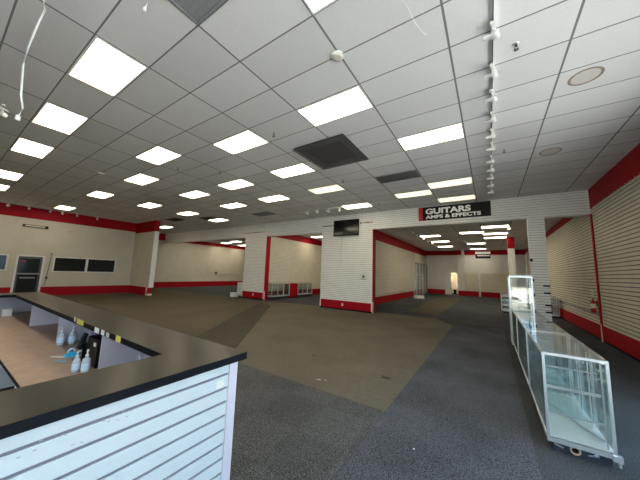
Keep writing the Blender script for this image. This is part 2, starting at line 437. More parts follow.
# divider between left room and middle room, its right face slatted
b = MB()
b.box(-11.7, -11.53, 11.3, 22, 0.0, BCEIL, PAINT)
slat(b, 'X', -11.5, 1, 11.3, 22, 0.42, 3.87, CREAM, GROOVE, slot=0.012)
b.box(-11.53, -11.49, 11.3, 22, 0, 0.42, RED).box(-11.53, -11.49, 11.3, 22, 3.87, BCEIL, RED)
struct('wall_divider_left', b)
b = MB()
b.box(-5.7, -5.53, 11.3, 28.5, 0.0, BCEIL, PAINT)
slat(b, 'X', -5.5, 1, 11.3, 28.5, 0.42, 3.70, CREAM, GROOVE, slot=0.012)
b.box(-5.53, -5.49, 11.3, 28.5, 0.0, 0.42, RED).box(-5.53, -5.49, 11.3, 28.5, 3.70, BCEIL, RED)
struct('wall_divider_right', b)
b = MB().box(-11.5, -5.7, 22, 22.2, 0, BCEIL, PAINT)
struct('wall_middle_room_back', b)
t = MB(); y = 11.5
while y < 20:
    t.box(-5.492, -5.482, y, y + 0.22, 0.48, 0.54, GREYT); y += 0.38
struct('trim_4', t)
# back wall of the guitar room, with doorway into a lit room
YB = 28.5
b = MB()
b.box(-5.7, -3.70, YB, YB + 0.2, 0.45, 3.85, PEG).box(-3.70, -2.68, YB, YB + 0.2, 2.15, 3.85, PEG).box(-2.68, -2.0, YB, YB + 0.2, 0.45, 3.85, PEG)
b.box(-2.0, XR, YB, YB + 0.2, 0.45, 3.85, PEG)
b.box(-5.7, -3.78, YB - 0.02, YB + 0.2, 0, 0.45, RED).box(-2.6, XR, YB - 0.02, YB + 0.2, 0, 0.45, RED)
b.box(-5.7, XR, YB - 0.02, YB + 0.2, 3.85, BCEIL, RED)
b.box(-3.78, -3.70, YB - 0.03, YB + 0.2, 0, 2.2, WPL).box(-2.68, -2.60, YB - 0.03, YB + 0.2, 0, 2.2, WPL)
struct('wall_back', b)
b = MB().box(-2.62, -2.0, YB - 0.35, YB - 0.03, 0.45, 3.85, PEG).box(-2.62, -2.0, YB - 0.37, YB - 0.03, 3.85, BCEIL, RED).box(-2.25, -2.0, YB - 0.38, YB - 0.37, 3.85, BCEIL, PEG).box(-2.62, -2.0, YB - 0.37, YB - 0.03, 0.0, 0.45, RED)
struct('wall_back_pilaster', b)
b = MB().box(-1.98, XR - 0.05, YB - 0.14, YB - 0.03, 0.45, 2.15, CREAM).box(-1.98, XR - 0.05, YB - 0.16, YB - 0.03, 0.0, 0.45, RED).box(-0.92, -0.78, YB - 0.26, YB - 0.16, 0.0, 2.15, WPL)
struct('wall_back_panel', b)
b = MB().box(-4.6, -1.9, YB + 2.6, YB + 2.7, 0, 2.6, PAINT).box(-4.7, -4.6, YB + 0.2, YB + 2.7, 0, 2.6, PAINT).box(-1.9, -1.8, YB + 0.2, YB + 2.7, 0, 2.6, PAINT).box(-4.7, -1.8, YB + 0.2, YB + 2.7, 2.6, 2.7, PAINT)
struct('wall_store_room', b)
b = MB().box(-3.70, -3.25, YB + 0.05, YB + 0.1, 0.01, 2.13, WPL)
d_ = struct('door_1', b)
h = MB().tube([(-3.31, YB + 0.05, 1.0), (-3.31, YB - 0.01, 1.0)], 0.02, ALU).lathe((-3.31, YB - 0.03, 1.0), [(0.0, -0.03), (0.03, -0.02), (0.03, 0.02), (0.0, 0.03)], ALU, axis='Y')
h.build('door_knob', d_)
# column standing in the guitar room
b = MB().box(0.98, 1.32, 19.7, 20.1, 0.0, 3.58, PEG).box(0.975, 1.325, 19.695, 20.105, 3.58, BCEIL, RED)
struct('wall_column', b)
# shop front behind the camera: solid left part, glazed right part, return window on the right
b = MB()
YF = -3.2
b.box(XL - 0.2, -2.0, YF, YF + 0.2, 0, CEIL, PAINT)  .box(-2.0, XR + 0.2, YF, YF + 0.2, 4.25, CEIL, PAINT)  .box(-2.0, XR + 0.2, YF, YF + 0.2, 0, 0.2, PAINT)
struct('wall_front', b)
wf = MB()
for i in range(7):
    x = -2.0 + i * (4.65 / 6); wf.box(x - 0.03, x + 0.03, YF + 0.02, YF + 0.14, 0.2, 4.25, ALU)
wf  .box(-2.0, XR, YF + 0.02, YF + 0.14, 0.2, 0.27, ALU)  .box(-2.0, XR, YF + 0.02, YF + 0.14, 4.18, 4.25, ALU)  .box(-2.0, XR, YF + 0.02, YF + 0.14, 2.3, 2.36, ALU)
wo = struct('window_4', wf)
MB().box(-1.95, XR - 0.03, YF + 0.07, YF + 0.08, 0.27, 4.18, PANE).build('pane', wo)
wf = MB()
for y in (-3.0, -1.4, 0.2, 1.8, 3.4, 5.77): wf.box(XR + 0.05, XR + 0.15, y - 0.03, y + 0.03, 0.2, 3.75, ALU)
wf.box(XR + 0.05, XR + 0.15, -3.0, 5.8, 0.2, 0.27, ALU).box(XR + 0.05, XR + 0.15, -3.0, 5.8, 3.68, 3.75, ALU)
wo = struct('window_5', wf)  # unseen side window, its extent shaped for daylight on the ceiling
MB().box(XR + 0.1, XR + 0.11, -2.97, 5.74, 0.27, 3.68, PANE).build('pane', wo)
struct('added_backdrop_building', MB().box(-30, 30, -34, -30, -0.14, 5.5, PAINT).box(-28, 28, -29.99, -29.9, 0.6, 3.2, WGLASS).box(-30, 30, -30.3, -29.5, 5.5, 6.0, GREYT))  # unseen backdrop, added to give the glass cases a reflection band
struct('ground_outside', MB().box(-40, 40, -45, 60, -0.3, -0.14, ASPH))

# left wall door and windows
dr = MB().box(XL - 0.12, XL + 0.03, DY0, DY0 + 0.08, 0, DZ, WPL).box(XL - 0.12, XL + 0.03, DY1 - 0.08, DY1, 0, DZ, WPL).box(XL - 0.12, XL + 0.03, DY0, DY1, DZ - 0.08, DZ, WPL)
do = struct('door_2', dr)
q = MB().box(XL - 0.08, XL - 0.03, DY0 + 0.08, DY1 - 0.08, 0.01, 0.2, DGREY).box(XL - 0.08, XL - 0.03, DY0 + 0.08, DY0 + 0.15, 0.2, DZ - 0.08, DGREY).box(XL - 0.08, XL - 0.03, DY1 - 0.15, DY1 - 0.08, 0.2, DZ - 0.08, DGREY).box(XL - 0.08, XL - 0.03, DY0 + 0.15, DY1 - 0.15, DZ - 0.18, DZ - 0.08, DGREY)
q.build('door_frame', do)
MB().box(XL - 0.065, XL - 0.05, DY0 + 0.15, DY1 - 0.15, 0.2, DZ - 0.18, WGLASS).build('pane', do)
MB().box(XL - 0.04, XL + 0.02, DY0 + 0.10, DY1 - 0.10, 1.10, 1.17, GREYT).build('push_bar', do)
MB().box(XL - 0.045, XL - 0.035, DY0 + 0.22, DY1 - 0.25, 0.90, 0.97, GREYT).build('door_label', do)
MB().box(XL - 0.045, XL - 0.035, DY0 + 0.18, DY0 + 0.34, 1.72, 1.80, REDM).build('door_sticker', do)
for n_, (y0, y1, z0, z1) in enumerate(wins):
    wf = MB().box(XL - 0.1, XL + 0.03, y0, y1, z0, z0 + 0.05, WPL).box(XL - 0.1, XL + 0.03, y0, y1, z1 - 0.05, z1, WPL)
    ym = (y0 + y1) / 2
    for yy in ((y0, y0 + 0.06), (y1 - 0.06, y1), (ym - 0.05, ym + 0.05)): wf.box(XL - 0.1, XL + 0.03, yy[0], yy[1], z0 + 0.05, z1 - 0.05, WPL)
    wo = struct('window_%d' % (n_ + 1), wf)
    for a, c_ in ((y0 + 0.06, ym - 0.05), (ym + 0.05, y1 - 0.06)):
        MB().box(XL - 0.07, XL - 0.05, a, c_, z0 + 0.05, z1 - 0.05, WGLASS).build('pane', wo)

# ------------------------------------------------------------------ ceiling lights
GX = lambda i: 0.9088 + i * 1.2192
GY = lambda j: 2.627 + j * 0.6096
def make_light(label, i, j, em, z=CEIL, loc=None, group='lit ceiling panels of the main room'):
    t = thing('ceiling_light', label, 'ceiling light', loc or (GX(i + 0.5), GY(j + 0.5), z), group)
    a, b = 0.5996, 0.2948; fr = MB(); w_ = 0.022
    fr.box(-a, a, -b, -b + w_, -0.014, -0.002, WPL).box(-a, a, b - w_, b, -0.014, -0.002, WPL).box(-a, -a + w_, -b + w_, b - w_, -0.014, -0.002, WPL).box(a - w_, a, -b + w_, b - w_, -0.014, -0.002, WPL)
    fr.build('frame', t)
    MB().box(-a + w_, a - w_, -b + w_, b - w_, -0.010, -0.004, em).build('diffuser', t)
    return t
G1 = [ # nearest row of lights
 (-5, -3, 'largest lit ceiling panel at top left, nearest the camera'),
 (-7, -3, 'lit ceiling panel second from the big near one, right of the hanging cable end'),
 (-9, -3, 'lit ceiling panel third in the leftmost file, left of the hanging cable end'),
 (-12, -3, 'lit ceiling panel cut by the left picture edge, upper of three there'),
 (-14, -3, 'lit ceiling panel cut by the left picture edge, middle of three there'),
 (-16, -3, 'small lit ceiling panel cut by the left picture edge, lowest of three there'),
 (-2, -2, 'lit ceiling panel cut off by the top picture edge'),
 (-7, 0, 'lit ceiling panel in second row, between the grille row and the left file'),
 (-5, 1, 'lit ceiling panel in second row, left neighbour of the one above the return grille'),
 (-3, 1, 'wide lit ceiling panel directly before the large dark return grille'),
 (-9, 1, 'lit ceiling panel in second row, fourth from its right end'),
 (-12, 1, 'small lit ceiling panel in second row beside the far left smoke detector'),
 (-16, 1, 'tiny lit ceiling panel nearest the door wall, above its red band'),
 (-2, 4, 'wide lit ceiling panel right of the return grille'),
 (-5, 4, 'lit ceiling panel at the far left corner of the return grille'),
 (-7, 4, 'lit ceiling panel in third row, left of the one by the grille'),
 (-9, 4, 'lit ceiling panel in third row, fourth from its right end'),
 (-12, 4, 'lit ceiling panel in third row, leftmost and smallest'),
 (-9, 7, 'lit ceiling panel in fourth row, third from its right end'),
 (-7, 7, 'lit ceiling panel in fourth row, second from its right end'),
 (-12, 7, 'lit ceiling panel in fourth row, leftmost and smallest'),
 (-12, 10, 'lit ceiling panel close to the soffit left of the middle pier'),
 (-17, 10, 'tiny lit ceiling panel seen beyond the end of the wing wall'),
 (-5, 11, 'bright lit ceiling panel directly in front of the wall television'),
]
for i, j, lb in G1: make_light(lb, i, j, EM1)
G2 = [
 (-5, 7, 'yellowed dim ceiling panel in fourth row behind the return grille'),
 (-3, 10, 'yellowed dim ceiling panel up and left of the guitars sign'),
 (-2, 9, 'yellowed dim ceiling panel second from the guitars sign, beside the spot track'),
 (-2, 12, 'yellowed dim ceiling panel directly above the guitars sign')]
for i, j, lb in G2: make_light(lb, i, j, EM2)
BL = [(0.30, 15.5, 'right file, nearest'), (-0.80, 17.1, 'middle file, nearest'), (0.33, 17.95, 'right file, second'), (0.35, 19.72, 'right file, third by the column'),
      (-0.81, 22.8, 'middle file, second'), (-0.83, 27.2, 'middle file, farthest'), (-3.17, 17.75, 'left file, nearest'), (-3.03, 20.8, 'left file, second'), (-3.17, 24.4, 'left file, farthest')]
for x, y, lb in BL: make_light('lit strip panel on the guitar room ceiling, ' + lb, 0, 0, EMB, loc=(x, y, BCEIL), group='lit panels of the guitar room')
for x, y, lb in [(-21.9, 16.2, 'left of two'), (-19.7, 15.6, 'right of two'), (-22.0, 18.4, 'behind the two')]:
    make_light('lit panel on the ceiling of the far left room, ' + lb, 0, 0, EMB, loc=(x, y, BCEIL), group='lit panels of the left room')
make_light('lit panel on the middle room ceiling, seen left of the screen pier', 0, 0, EMB, loc=(-10.4, 15.6, BCEIL), group='lit panels of the middle room')
make_light('lit panel on the middle room ceiling, behind the screen pier', 0, 0, EMB, loc=(-8.4, 15.6, BCEIL), group='lit panels of the middle room')
for n_, (x, y) in enumerate([(-14.0, 13.5), (-17.5, 13.5), (-21, 13.0), (-14.0, 17.5), (-17.5, 19.5)]):  # unseen panels, added to brighten the left room
    make_light('unseen ceiling panel added to brighten the left room behind soffit and piers, %s of five' % ['first', 'second', 'third', 'fourth', 'fifth'][n_], 0, 0, EMB, loc=(x, y, BCEIL), group='lit panels of the left room')
for n_, (x, y) in enumerate([(-9.2, 12.6), (-7.0, 12.6), (-9.2, 18.8)]):  # three more out of sight, added for light in the middle room
    make_light('unseen ceiling panel added to brighten the middle room behind soffit and pier, %s of three' % ['first', 'second', 'third'][n_], 0, 0, EMB, loc=(x, y, BCEIL), group='lit panels of the middle room')
t = thing('ceiling_light', 'warm lamp on the ceiling of the store room beyond the doorway', 'ceiling light', (-3.1, YB + 1.5, 2.6))
MB().box(-0.5, 0.5, -0.2, 0.2, -0.03, -0.001, EMW).build('diffuser', t)

# ------------------------------------------------------------------ vents and ceiling fittings
t = thing('return_grille', 'large square dark grey return air grille in the middle of the ceiling', 'air vent', (-3.04, 4.98, CEIL))
m = MB(); H_ = 0.665
for k in range(5):   # stepped concentric louvres
    o_ = H_ - k * 0.045; i_ = o_ - 0.032; z = -0.035 + k * 0.004
    for (x0, x1, y0, y1) in ((-o_, o_, -o_, -i_), (-o_, o_, i_, o_), (-o_, -i_, -i_, i_), (i_, o_, -i_, i_)): m.box(x0, x1, y0, y1, z - 0.006, z, DGREY)
m.build('louvre_frame', t)
MB().box(-H_ + 0.02, H_ - 0.02, -H_ + 0.02, H_ - 0.02, -0.006, -0.001, BLACK).build('backing', t)
m = MB(); m.box(-0.40, 0.40, -0.40, 0.40, -0.012, -0.007, GRILLE)
for k in range(26):
    x = -0.39 + k * 0.0310; m.box(x, x + 0.006, -0.39, 0.39, -0.020, -0.012, DGREY)
m.build('grille_core', t)
MB().box(-0.42, 0.42, -0.42, -0.40, -0.024, -0.007, DGREY).box(-0.42, 0.42, 0.40, 0.42, -0.024, -0.007, DGREY).box(-0.42, -0.40, -0.40, 0.40, -0.024, -0.007, DGREY).box(0.40, 0.42, -0.40, 0.40, -0.024, -0.007, DGREY).build('core_frame', t)

def vent(label, i, j, fm, sm_, n=9, x=0.5996):
    t = thing('ceiling_vent', label, 'air vent', (GX(i + 0.5), GY(j + 0.5), CEIL))
    a, b = x, 0.2948
    MB().box(-a, a, -b, -b + 0.025, -0.014, -0.002, fm).box(-a, a, b - 0.025, b, -0.014, -0.002, fm).box(-a, -a + 0.025, -b, b, -0.014, -0.002, fm).box(a - 0.025, a, -b, b, -0.014, -0.002, fm).build('frame', t)
    MB().box(-a + 0.025, a - 0.025, -b + 0.025, b - 0.025, -0.005, -0.002, sm_).build('backing', t)
    m = MB()
    for k in range(n):
        y = -b + 0.04 + k * (2 * b - 0.08) / (n - 1); m.obox((0, y, -0.009), (1, 0, 0), (0, .8, .6), (0, -.6, .8), a - 0.03, 0.008, 0.001, sm_)
    m.build('slat', t)['kind'] = 'stuff'
vent('grey slatted supply vent at the top picture edge', -3, -3, GREYT, GREYT)
vent('dark slatted vent tile between return grille and guitars sign', -3, 7, GREYT, VENTG)
vent('dark vent opening in the ceiling above the wing wall end', -14, 8, DGREY, BLACK)
vent('grey vent tile far back above the middle pier opening', -9, 10, GREYT, GREYT)
vent('dark vent tile near the soffit above the left opening', -12, 9, GREYT, DGREY)

def ring(label, x, y, r_):
    m = MB(); prof = []
    for k in range(10):
        a = 2 * PI * k / 10; prof.append((r_ + 0.016 * math.cos(a), -0.006 + 0.004 * math.sin(a)))
    prof.append(prof[0]); m.lathe((0, 0, 0), prof, STAIN, 36, caps=False)
    m.lathe((0, 0, 0), [(0.0, -0.004), (r_, -0.004)], mat('speaker_cover', (0.60, 0.58, 0.56), 0.8), 36, caps=False)
    o = m.build('ceiling_speaker'); o.location = (x, y, CEIL)
    tag(o, label, 'ceiling speaker', 'round tan-rimmed ceiling discs')
ring('larger round tan-rimmed speaker disc in the ceiling at upper right', 1.22, 4.70, 0.165)
ring('smaller round tan-rimmed speaker disc in the ceiling near the soffit', 1.22, 7.26, 0.175)
def smoke(label, x, y, r_):
    t = thing('smoke_detector', label, 'smoke detector', (x, y, CEIL))
    MB().lathe((0, 0, 0), [(r_, -0.001), (r_, -0.018), (r_ * 0.92, -0.022)], WPL, 28).build('base', t)
    MB().lathe((0, 0, 0), [(r_ * 0.78, -0.02), (r_ * 0.76, -0.030), (r_ * 0.6, -0.036), (0.01, -0.038)], CREAMP, 28).build('housing', t)
smoke('white round smoke detector on the ceiling before the wide light panel', -1.56, 2.62, 0.08)
smoke('small round smoke detector far left under the ceiling', -9.96, 2.63, 0.10)
spr = None
for x, y, lb in [(0.375, 3.59, 'right of the spot track, nearest the camera'), (-3.62, 3.61, 'left of the return grille'), (0.365, 6.65, 'right of the spot track, farther one'),
                 (-3.645, 6.67, 'behind the return grille'), (-7.27, 3.58, 'in the left half, before the third light row'), (-6.45, 4.36, 'left of the third row panel by the grille'), (-3.6, 9.6, 'near the soffit right of the wall television')]:
    lb = 'small dark ceiling sprinkler head ' + lb
    if spr is None:
        spr = thing('fire_sprinkler', lb, 'sprinkler', (x, y, CEIL), 'ceiling sprinklers')
        MB().lathe((0, 0, 0), [(0.035, -0.001), (0.033, -0.008), (0.012, -0.012)], ALU, 16).build('escutcheon', spr)
        MB().tube([(0, 0, -0.008), (0, 0, -0.04)], 0.010, DGREY).tube([(0.012, 0, -0.035), (0.02, 0, -0.055), (0, 0, -0.078)], 0.004, DGREY).tube([(-0.012, 0, -0.035), (-0.02, 0, -0.055), (0, 0, -0.078)], 0.004, DGREY).build('yoke', spr)
        MB().lathe((0, 0, 0), [(0.026, -0.078), (0.026, -0.081)], DGREY, 16).build('deflector', spr)
    else: dup(spr, lb, (x, y, CEIL))

# ------------------------------------------------------------------ spot tracks
def track(label, pts, zc, rad=0.0):
    o = MB(); (x0, y0), (x1, y1) = pts
    d = Vector((x1 - x0, y1 - y0, 0)); n = d.normalized(); L_ = d.length / 2
    cx, cy = (x0 + x1) / 2, (y0 + y1) / 2; s__ = Vector((-n.y, n.x, 0))
    o.obox((0, 0, -0.012), n, s__, (0, 0, 1), L_, 0.018, 0.011, WPL)
    o.obox((0, 0, -0.026), n, s__, (0, 0, 1), L_, 0.006, 0.004, DGREY)
    ob = o.build('lighting_track'); ob.location = (cx, cy, zc - 0.0005)
    tag(ob, label, 'lighting track')
track('long white lighting track with eleven spots running toward the guitars sign', [(0.14, 0.9), (0.13, 10.4)], CEIL)
track('short white lighting track with four spots before the wall television', [(-7.2, 9.35), (-5.1, 9.5)], CEIL)
track('white lighting track under the ceiling along the door wall', [(-19.15, 1.2), (-19.15, 5.9)], CEIL)
track('white lighting track on the left side of the guitar room ceiling', [(-3.6, 13.0), (-3.6, 26.0)], BCEIL)
track('white lighting track on the right side of the guitar room ceiling', [(0.85, 14.2), (1.0, 22.0)], BCEIL)
spot0 = None
def spot(x, y, zc, rz, label, group):
    global spot0
    if spot0 is None:
        t = spot0 = thing('spot_lamp', label, 'spot lamp', (x, y, zc - 0.03), group, rz)
        MB().box(-0.02, 0.02, -0.06, 0.10, -0.035, 0.0, WPL).build('adapter', t)
        MB().tube([(0, 0, -0.03), (0, 0, -0.10), (0.0, 0, -0.10)], 0.014, WPL).build('stem', t)
        MB().lathe((0.01, 0, -0.13), [(0.040, 0.045), (0.048, 0.025), (0.048, -0.01), (0.030, -0.035), (0.026, -0.10), (0.022, -0.11), (0.0, -0.112)], WPL, 20, axis='X').build('lamp_shade', t)
        MB().lathe((0.01, 0, -0.13), [(0.042, 0.042), (0.036, 0.05), (0.0, 0.045)], ALU, 20, axis='X', caps=False).build('lens', t)
        m = MB()
        m.tube([(0.02 + 0.0, 0.056 * math.cos(a), -0.13 + 0.056 * math.sin(a)) for a in [PI * k / 8 for k in range(9)]], 0.006, WPL, 6)
        m.build('bracket', t)
    else:
        t = dup(spot0, label, (x, y, zc - 0.03), rz); t['group'] = group
    return t
ys = [3.13, 3.80, 4.36, 4.98, 5.58, 6.15, 6.84, 7.44, 8.06, 8.75, 9.42]
nth = ['first', 'second', 'third', 'fourth', 'fifth', 'sixth', 'seventh', 'eighth', 'ninth', 'tenth', 'eleventh']
for k, y in enumerate(ys):
    spot(0.137, y, CEIL, random.uniform(-0.25, 0.25), 'white spot lamp on the long track, %s from the camera' % nth[k], 'spots on the long track')
for k, (x, y) in enumerate([(-6.95, 9.37), (-6.42, 9.40), (-5.87, 9.44), (-5.33, 9.48)]):
    spot(x, y, CEIL, PI / 2 + random.uniform(-0.5, 0.5), 'white spot lamp on the track before the television, %s from left' % nth[k], 'spots before the television')
for k, y in enumerate([1.82, 2.5, 3.25, 3.7, 4.3, 5.2]):
    spot(-19.15, y, CEIL, random.uniform(-0.5, 0.5) + PI, 'white spot lamp on the red band over the door wall, %s from left' % nth[k], 'spots over the door wall')
for k, y in enumerate([13.4, 14.4, 15.4, 16.4, 17.9, 19.4, 20.9, 23.0, 25.4]):
    spot(-3.6, y, BCEIL, random.uniform(-0.4, 0.4) + PI, 'white spot lamp on the guitar room left track, %s from the opening' % nth[k], 'spots on the guitar room left track')
for k, y in enumerate([15.6, 17.7, 20.8]):
    spot(0.87 + (y - 14.2) * 0.019, y, BCEIL, random.uniform(-0.4, 0.4), 'white spot lamp on the guitar room right track, %s from the opening' % nth[k], 'spots on the guitar room right track')
track('short white lighting track at the left picture edge near the hanging cable end', [(-8.9, 0.47), (-7.25, 0.42)], CEIL)
spot(-7.35, 0.425, CEIL, 0.9, 'white spot lamp at the left picture edge beside the hanging cable end', 'single spots')

# ------------------------------------------------------------------ hanging cables
def ray(px, py):
    return (fwd + r2 * (px - 320) / 257.469 + u2 * (240 - py) / 257.469)
def hang(name, label, base, pix, r_, plug=True):
    D = math.hypot(*base[:2]); pts = []
    for q in pix:
        d = ray(*q); k = D / math.hypot(d.x, d.y); pts.append((d.x * k, d.y * k, EYE + d.z * k))
    pts = [(pts[0][0], pts[0][1], CEIL)] + pts
    m = MB().tube(pts, r_, WPL, 8)
    o = thing(name, label, 'cable', pts[0])
    L0 = Vector(pts[0])
    m.build('cord', o, loc=pts[0]).location = (0, 0, 0)
    if plug:
        e = Vector(pts[-1]); q = MB().lathe(e - L0 + Vector((0, 0, -0.03)), [(0.008, 0.05), (0.017, 0.035), (0.019, 0.0), (0.012, -0.005)], WPL, 12)
        q.build('plug', o)
hang('hanging_cable', 'long white cable dangling from the ceiling at upper left', (-3.6, 0.36), [(43.5, 0), (45, 10), (38, 24), (28, 48), (23, 66), (21, 95), (23, 108), (18, 117)], 0.008)
hang('hanging_cable', 'short white cable end dangling at the top picture edge', (-2.8, 0.9), [(147.5, 0), (147.5, 4), (145, 9)], 0.007)
m = MB().tube([(-0.72, 2.2, CEIL - 0.003), (-0.60, 2.35, CEIL - 0.10), (-0.57, 2.60, CEIL - 0.11), (-0.52, 2.9, CEIL - 0.012)], 0.003, WPL, 6)
tag(m.build('ceiling_wire'), 'thin white wire loop below the ceiling left of the long track', 'wire')

# ------------------------------------------------------------------ sign over the guitar room
sx0, sx1, sz0, sz1 = -2.38, 0.12, 3.955, 4.50
t = thing('shop_sign', 'black hanging sign with white lettering and a red end block on the soffit', 'sign', (sx0, YW - 0.03, sz0))
sw, sh = sx1 - sx0, sz1 - sz0
MB().box(0.16, sw, -0.02, 0.025, 0, sh, BLACK).build('sign_board', t)
MB().box(0.0, 0.16, -0.02, 0.025, 0, sh, REDM).build('red_end_block', t)
def text(body, x, z, size, width, parent, name):
    cu = bpy.data.curves.new(name, 'FONT'); cu.body = body; cu.size = size; cu.extrude = 0.002; cu.offset = 0.022 * size; cu.bevel_depth = 0.022 * size; cu.bevel_resolution = 0
    o = bpy.data.objects.new(name, cu); COL.objects.link(o); bpy.context.view_layer.update()
    me = bpy.data.meshes.new_from_object(o); bpy.data.objects.remove(o)
    xs = [v.co.x for v in me.vertices]; zs = [v.co.y for v in me.vertices]
    kx = width / (max(xs) - min(xs)); mn = min(xs); zn = min(zs); kz = size / (max(zs) - min(zs))
    for v in me.vertices:
        v.co = Vector(((v.co.x - mn) * kx, -v.co.z, (v.co.y - zn) * kz))
    me.materials.clear(); me.materials.append(WSIGN)
    q = bpy.data.objects.new(name, me); COL.objects.link(q); q.parent = parent; q.location = (x, -0.025, z)
WSIGN = mat('white_lettering', (0.92, 0.92, 0.90), 0.5)
text('GUITARS', 0.27, 0.235, 0.235, 1.60, t, 'lettering')
text('AMPS & EFFECTS', 0.27, 0.050, 0.145, 1.92, t, 'lettering')

# ------------------------------------------------------------------ television and marks on the screen pier
t = thing('television', 'flat black television mounted high on the white slatted pier', 'television', (-5.73, YW - 0.02, 3.49))
MB().box(-0.68, 0.68, -0.10, -0.04, 0, 0.78, BLACK).build('housing', t, bevel=0.006)
MB().box(-0.645, 0.645, -0.104, -0.099, 0.06, 0.745, SCREEN).build('screen', t)
MB().box(-0.2, 0.2, -0.04, 0.012, 0.25, 0.6, DGREY).build('wall_bracket', t)
m = MB().tube([(-0.27, 0.0, 0.0), (-0.26, -0.01, -0.4), (-0.30, 0.0, -0.9), (-0.28, 0.0, -1.15), (-0.25, 0.0, -1.44)], 0.008, GREYT, 6)
m.build('power_cord', t)
t = thing('wall_notice', 'small square white notice with dark round print on the screen pier', 'notice', (-4.83, YW - 0.006, 1.45))
MB().box(-0.13, 0.13, -0.004, 0.0, 0, 0.27, CREAMP).build('paper', t)
MB().box(-0.135, 0.135, -0.003, 0.001, -0.006, 0.0, GREYT).box(-0.135, 0.135, -0.003, 0.001, 0.27, 0.276, GREYT).box(-0.137, -0.13, -0.003, 0.001, 0, 0.27, GREYT).box(0.13, 0.137, -0.003, 0.001, 0, 0.27, GREYT).build('paper_border', t)
MB().lathe((0, -0.005, 0.14), [(0.055, 0.0), (0.06, -0.002), (0.0, -0.003)], DGREY, 20, axis='Y').build('print', t)
MB().box(-0.11, 0.11, -0.006, -0.004, 0.015, 0.035, GREYT).build('print_line', t)
def dashes(name, label, x0, x1, z, cols):
    t = MB(); x = x0; k = 0
    while x < x1 - 0.02:
        wdt = random.uniform(0.05, 0.13); e = min(x + wdt, x1)
        t.box(x, e, YW - 0.010, YW - 0.001, z - random.uniform(0.012, 0.025), z + random.uniform(0.01, 0.025), cols[k % len(cols)]); x = e + random.uniform(0.012, 0.03); k += 1
    o = t.build(name); tag(o, label, 'tape')
dashes('torn_tape_strip', 'dark torn tape strip left of the television', -7.12, -6.46, 4.06, [EDGE, EDGE, DGREY])
dashes('torn_tape_strip', 'dark and red torn tape strip right of the television', -5.04, -4.40, 4.08, [EDGE, REDM, DGREY])
dashes('torn_tape_strip', 'dark torn tape strip at the head of the middle pier', -13.0, -11.3, 4.03, [EDGE, DGREY])
def outlet(label, x, z, y=YW - 0.012):
    t = thing('wall_outlet', label, 'outlet', (x, y, z))
    MB().box(-0.04, 0.04, -0.006, 0.0, -0.06, 0.06, WPL).build('cover_plate', t, bevel=0.002)
    MB().box(-0.016, 0.016, -0.009, -0.006, 0.01, 0.035, GREYT).box(-0.016, 0.016, -0.009, -0.006, -0.035, -0.01, GREYT).build('socket', t)
outlet('white outlet in the red base of the screen pier', -5.88, 0.24)
outlet('white outlet in the red base of the middle pier', -11.95, 0.26)
tag(MB().box(-6.42, -6.33, YW - 0.006, YW - 0.001, 1.08, 1.11, REDM).build('red_tape_scrap'), 'tiny red tape scrap low on the screen pier', 'tape')

# brackets on the right pier
def peg(label, x, y, z, dx, dy, sx, sz):
    t = MB().box(x - sx / 2, x + sx / 2, y - 0.05, y, z - sz / 2, z + sz / 2, BLACK).box(x - sx / 2 - 0.01, x + sx / 2 + 0.01, y - 0.012, y - 0.001, z - sz / 2 - 0.015, z + sz / 2 + 0.015, BLACK)
    tag(t.build('shelf_bracket'), label, 'bracket', 'black brackets on the right pier')
for k, (x, z) in enumerate([(1.50, 1.52), (1.50, 1.29), (1.51, 0.91), (1.51, 0.69)]):
    peg('black flat bracket on the right edge of the narrow pier, %s from top' % nth[k], x, YW, z, 0, 0, 0.15, 0.025)
for k, (x, z) in enumerate([(1.16, 2.35), (1.16, 1.69), (1.16, 1.21)]):
    peg('black square clip on the left edge of the narrow pier, %s from top' % nth[k], x, YW, z, 0, 0, 0.05, 0.07)

# ------------------------------------------------------------------ right wall fittings
t = thing('fire_extinguisher', 'red fire extinguisher with white label hung on the right wall by the red post', 'fire extinguisher', (XR - 0.14, 11.12, 0.78))
MB().lathe((0, 0, 0), [(0.0, 0.0), (0.075, 0.01), (0.085, 0.04), (0.085, 0.40), (0.07, 0.47), (0.035, 0.51), (0.03, 0.54)], REDM, 24).build('cylinder', t)
MB().lathe((0, 0, 0), [(0.0865, 0.20), (0.0865, 0.38)], CREAMP, 24, caps=False).build('label_sleeve', t)
MB().box(-0.02, 0.02, -0.03, 0.03, 0.54, 0.58, DGREY).obox((0, -0.03, 0.60), (1, 0, 0), (0, .95, .3), (0, -.3, .95), 0.012, 0.08, 0.006, DGREY).build('valve_handle', t)
MB().tube([(0, 0.03, 0.56), (0, 0.09, 0.54), (0, 0.12, 0.42), (0, 0.11, 0.2)], 0.012, BLACK, 8).build('hose', t)
MB().box(0.085, 0.138, -0.03, 0.03, 0.30, 0.52, DGREY).build('wall_hook', t)
for q in t.children:
    for v in q.data.vertices: v.co *= 0.72
t.location.x = XR - 0.1005
t = thing('light_switch', 'small white switch box on the right wall above the extinguisher', 'switch', (XR - 0.004, 11.45, 1.36))
MB().box(-0.03, 0.0, -0.06, 0.06, -0.09, 0.09, WPL).build('cover_plate', t, bevel=0.004)
MB().box(-0.04, -0.03, -0.012, 0.012, -0.02, 0.02, CREAMP).build('toggle', t)

